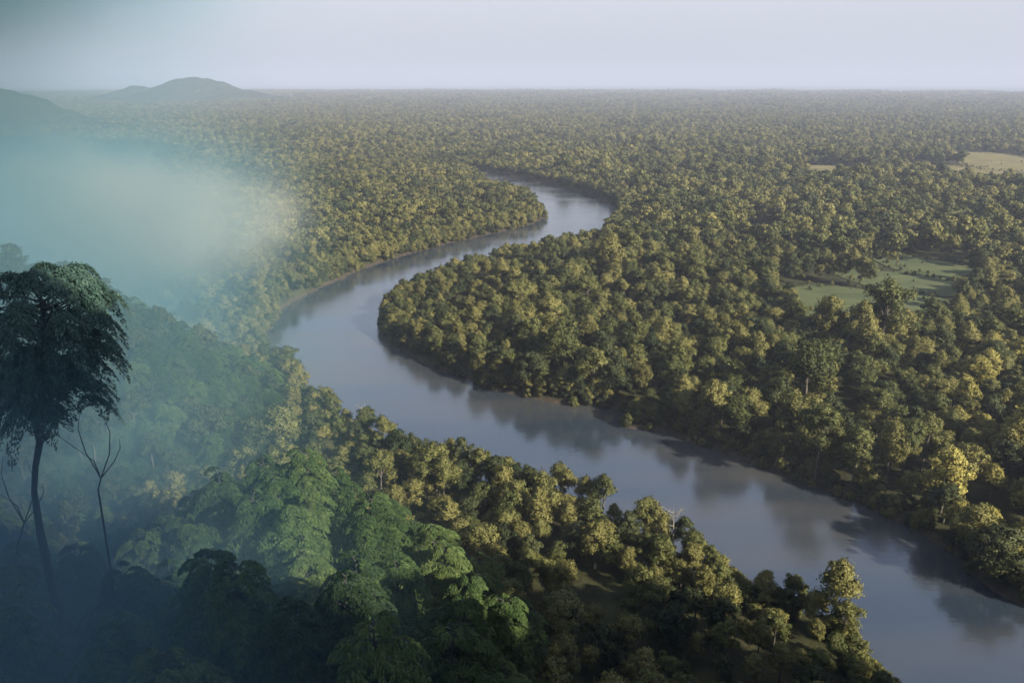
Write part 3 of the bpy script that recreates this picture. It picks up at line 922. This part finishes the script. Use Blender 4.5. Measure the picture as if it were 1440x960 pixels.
# ------------------------------------------------------------------ hills on the left horizon
def ridge(name, prof, dist, depth, jag, mat):
    """a hill with a skyline read at a given distance, rounded towards and away from the viewer"""
    xs = np.array([p[0] for p in prof], float); ys = np.array([p[1] for p in prof], float)
    px = np.arange(xs[0], xs[-1] + 0.1, 1.2); nv = 26
    V = []
    pyi = np.interp(px, xs, ys)
    for i, (a_, b_) in enumerate(zip(px, pyi)):
        w = at_y(a_, b_, dist)
        hgt = max(w.z, 1.0) + jag * (0.6 * math.sin(a_ * 0.9) + math.sin(a_ * 0.37 + 1) + 0.8 * math.sin(a_ * 2.3))
        for j in range(nv):
            t = -1 + 2 * j / (nv - 1)
            prof_ = math.cos(t * math.pi / 2) ** 1.3
            rough = jag * 2.2 * noise.noise(Vector((w.x * 0.012, t * 7.0, dist))) * (1 - t * t)
            V.append((w.x + t * depth * 0.1, dist + t * depth, -4 + (hgt + 4) * prof_ + rough * 4))
    n_ = len(px); idx_ = np.arange(n_ * nv).reshape(n_, nv)
    a_, b_, c_, d_ = idx_[:-1, :-1], idx_[1:, :-1], idx_[1:, 1:], idx_[:-1, 1:]
    me_ = mesh_np(name, V, np.stack([a_, b_, c_, d_], -1).reshape(-1, 4), True)
    o = link_mesh(name, me_, None, mat); tag(o, kind='structure')
    return o
m, n, l, p = new_mat('wooded_hill')
geo = n.new('ShaderNodeNewGeometry')
a_ = n.new('ShaderNodeTexNoise'); a_.inputs['Scale'].default_value = 0.03; a_.inputs['Detail'].default_value = 8; a_.inputs['Roughness'].default_value = 0.7
l.new(geo.outputs['Position'], a_.inputs['Vector'])
r_ = ramp(n, [(0.35, (0.012, 0.020, 0.014)), (0.6, (0.030, 0.042, 0.022))])
l.new(a_.outputs['Fac'], r_.inputs[0]); l.new(r_.outputs[0], p.inputs['Base Color'])
bp = n.new('ShaderNodeBump'); bp.inputs['Distance'].default_value = 12; bp.inputs['Strength'].default_value = 0.8
l.new(a_.outputs['Fac'], bp.inputs['Height']); l.new(bp.outputs[0], p.inputs['Normal'])
p.inputs['Roughness'].default_value = 0.95; p.inputs['Specular IOR Level'].default_value = 0.05
M_HILL = m
ridge('hill', [(-200, 150), (-100, 142), (30, 146), (60, 146), (95, 153), (140, 146), (160, 140), (200, 148), (260, 156)], 7600, 900, 3.0, M_HILL)
ridge('hill', [(130, 160), (160, 140), (185, 128), (203, 124), (228, 127), (245, 118), (268, 110), (285, 111), (305, 119), (330, 128), (355, 131), (380, 137), (420, 141)], 4300, 650, 2.0, M_HILL)
ridge('hill', [(-200, 112), (-60, 114), (-10, 127), (6, 130), (20, 138), (34, 152), (60, 156), (80, 168), (110, 178), (150, 175), (200, 180), (260, 184)], 1900, 330, 1.4, M_HILL)
ridge('hill', [(90, 232), (130, 212), (150, 202), (180, 196), (205, 200), (240, 206), (270, 222)], 1150, 90, 1.2, M_HILL)
ridge('hill', [(-120, 205), (0, 214), (40, 214), (70, 228), (100, 240)], 1050, 120, 1.2, M_HILL)

# ------------------------------------------------------------------ haze
def box(name, lo, hi):
    (a, b, c), (d, e, f) = lo, hi
    V = [(a, b, c), (d, b, c), (d, e, c), (a, e, c), (a, b, f), (d, b, f), (d, e, f), (a, e, f)]
    Fc = [(0, 3, 2, 1), (4, 5, 6, 7), (0, 1, 5, 4), (1, 2, 6, 5), (2, 3, 7, 6), (3, 0, 4, 7)]
    return mesh_np(name, V, Fc)
def vol_mat(name, col, dens, aniso=0.0):
    m, n, l, p = new_mat(name)
    n.remove(p)
    v = n.new('ShaderNodeVolumePrincipled')
    v.inputs['Color'].default_value = (*col, 1); v.inputs['Density'].default_value = dens
    v.inputs['Anisotropy'].default_value = aniso
    l.new(v.outputs[0], n['Material Output'].inputs['Volume'])
    return m, n, l, v
m, n, l, v = vol_mat('haze_air', (0.46, 0.51, 0.66), 1.5e-4)
hz = link_mesh('haze', box('haze', (-91000, -91000, -3), (91000, 91000, 330)), None, m)
tag(hz, kind='stuff')

# bank of blue morning mist over the hillside on the left, with a paler patch of fog lying in it
m, n, l, v = vol_mat('mist_air', (0.30, 0.60, 0.80), 0.01)
def math_(op, a, b=None, c=None):
    q = n.new('ShaderNodeMath'); q.operation = op
    for i, x in enumerate((a, b, c)):
        if x is None: continue
        if isinstance(x, (int, float)): q.inputs[i].default_value = x
        else: l.new(x, q.inputs[i])
    return q.outputs[0]
def smooth(x, a, b):
    q = n.new('ShaderNodeMapRange'); q.interpolation_type = 'SMOOTHERSTEP'
    q.inputs['From Min'].default_value = a; q.inputs['From Max'].default_value = b
    l.new(x, q.inputs['Value']); return q.outputs[0]
geo = n.new('ShaderNodeNewGeometry'); P = geo.outputs['Position']
sp_ = n.new('ShaderNodeSeparateXYZ'); l.new(P, sp_.inputs[0])
x, y, z = sp_.outputs
ML = R(-15.5)
# distance to the left of the mist front, which runs away from the viewer
side = math_('ADD', math_('MULTIPLY', x, -math.cos(ML)), math_('MULTIPLY', y, math.sin(ML)))
depth = math_('ADD', math_('MULTIPLY', y, math.cos(ML)), math_('MULTIPLY', x, math.sin(ML)))
f = smooth(side, -40, 235)
g = math_('MULTIPLY_ADD', smooth(depth, 30, 260), 0.75, 0.35)
up = math_('ADD', math_('MULTIPLY_ADD', smooth(z, 112, 185), 1.35, 0.38), math_('MULTIPLY', smooth(z, 98, 55), 1.75))
nz = n.new('ShaderNodeTexNoise'); nz.inputs['Scale'].default_value = 0.014; nz.inputs['Detail'].default_value = 4
l.new(P, nz.inputs['Vector'])
nn = math_('MAXIMUM', math_('MULTIPLY_ADD', nz.outputs['Fac'], 3.2, -0.6), 0.12)
blue = math_('MULTIPLY', math_('MULTIPLY', math_('MULTIPLY', f, g), math_('MULTIPLY', up, nn)), 0.0135)
mp = n.new('ShaderNodeMapping'); mp.vector_type = 'TEXTURE'
mp.inputs['Location'].default_value = (-205, 385, 42); mp.inputs['Rotation'].default_value = (0, 0, R(8)); mp.inputs['Scale'].default_value = (115, 110, 42)
l.new(P, mp.inputs[0])
ln = n.new('ShaderNodeVectorMath'); ln.operation = 'LENGTH'; l.new(mp.outputs[0], ln.inputs[0])
nz = n.new('ShaderNodeTexNoise'); nz.inputs['Scale'].default_value = 0.02; nz.inputs['Detail'].default_value = 3
l.new(P, nz.inputs['Vector'])
q = math_('ADD', ln.outputs['Value'], math_('MULTIPLY_ADD', nz.outputs['Fac'], 1.1, -0.55))
pale = math_('MULTIPLY', smooth(q, 1.05, -0.1), 0.026)
# low blue mist pooled on the near hillside
mp3 = n.new('ShaderNodeMapping'); mp3.vector_type = 'TEXTURE'
mp3.inputs['Location'].default_value = (-84, 60, 52); mp3.inputs['Scale'].default_value = (88, 64, 60)
l.new(P, mp3.inputs[0])
ln3 = n.new('ShaderNodeVectorMath'); ln3.operation = 'LENGTH'; l.new(mp3.outputs[0], ln3.inputs[0])
blue = math_('ADD', blue, math_('MULTIPLY', smooth(ln3.outputs['Value'], 1.0, 0.1), 0.030))
tot = math_('ADD', blue, pale)
l.new(tot, v.inputs['Density'])
share = math_('DIVIDE', pale, math_('ADD', tot, 1e-7))
mc = n.new('ShaderNodeMix'); mc.data_type = 'RGBA'
mc.inputs['A'].default_value = (0.21, 0.41, 0.525, 1); mc.inputs['B'].default_value = (0.84, 0.80, 0.68, 1)
l.new(share, mc.inputs[0]); l.new(mc.outputs['Result'], v.inputs['Color'])
mist = link_mesh('mist_bank', box('mist_bank', (-420, 20, 3), (-4, 520, 240)), None, m)
tag(mist, 'blue-green mist bank filling the left side of the valley', 'mist', kind='stuff')
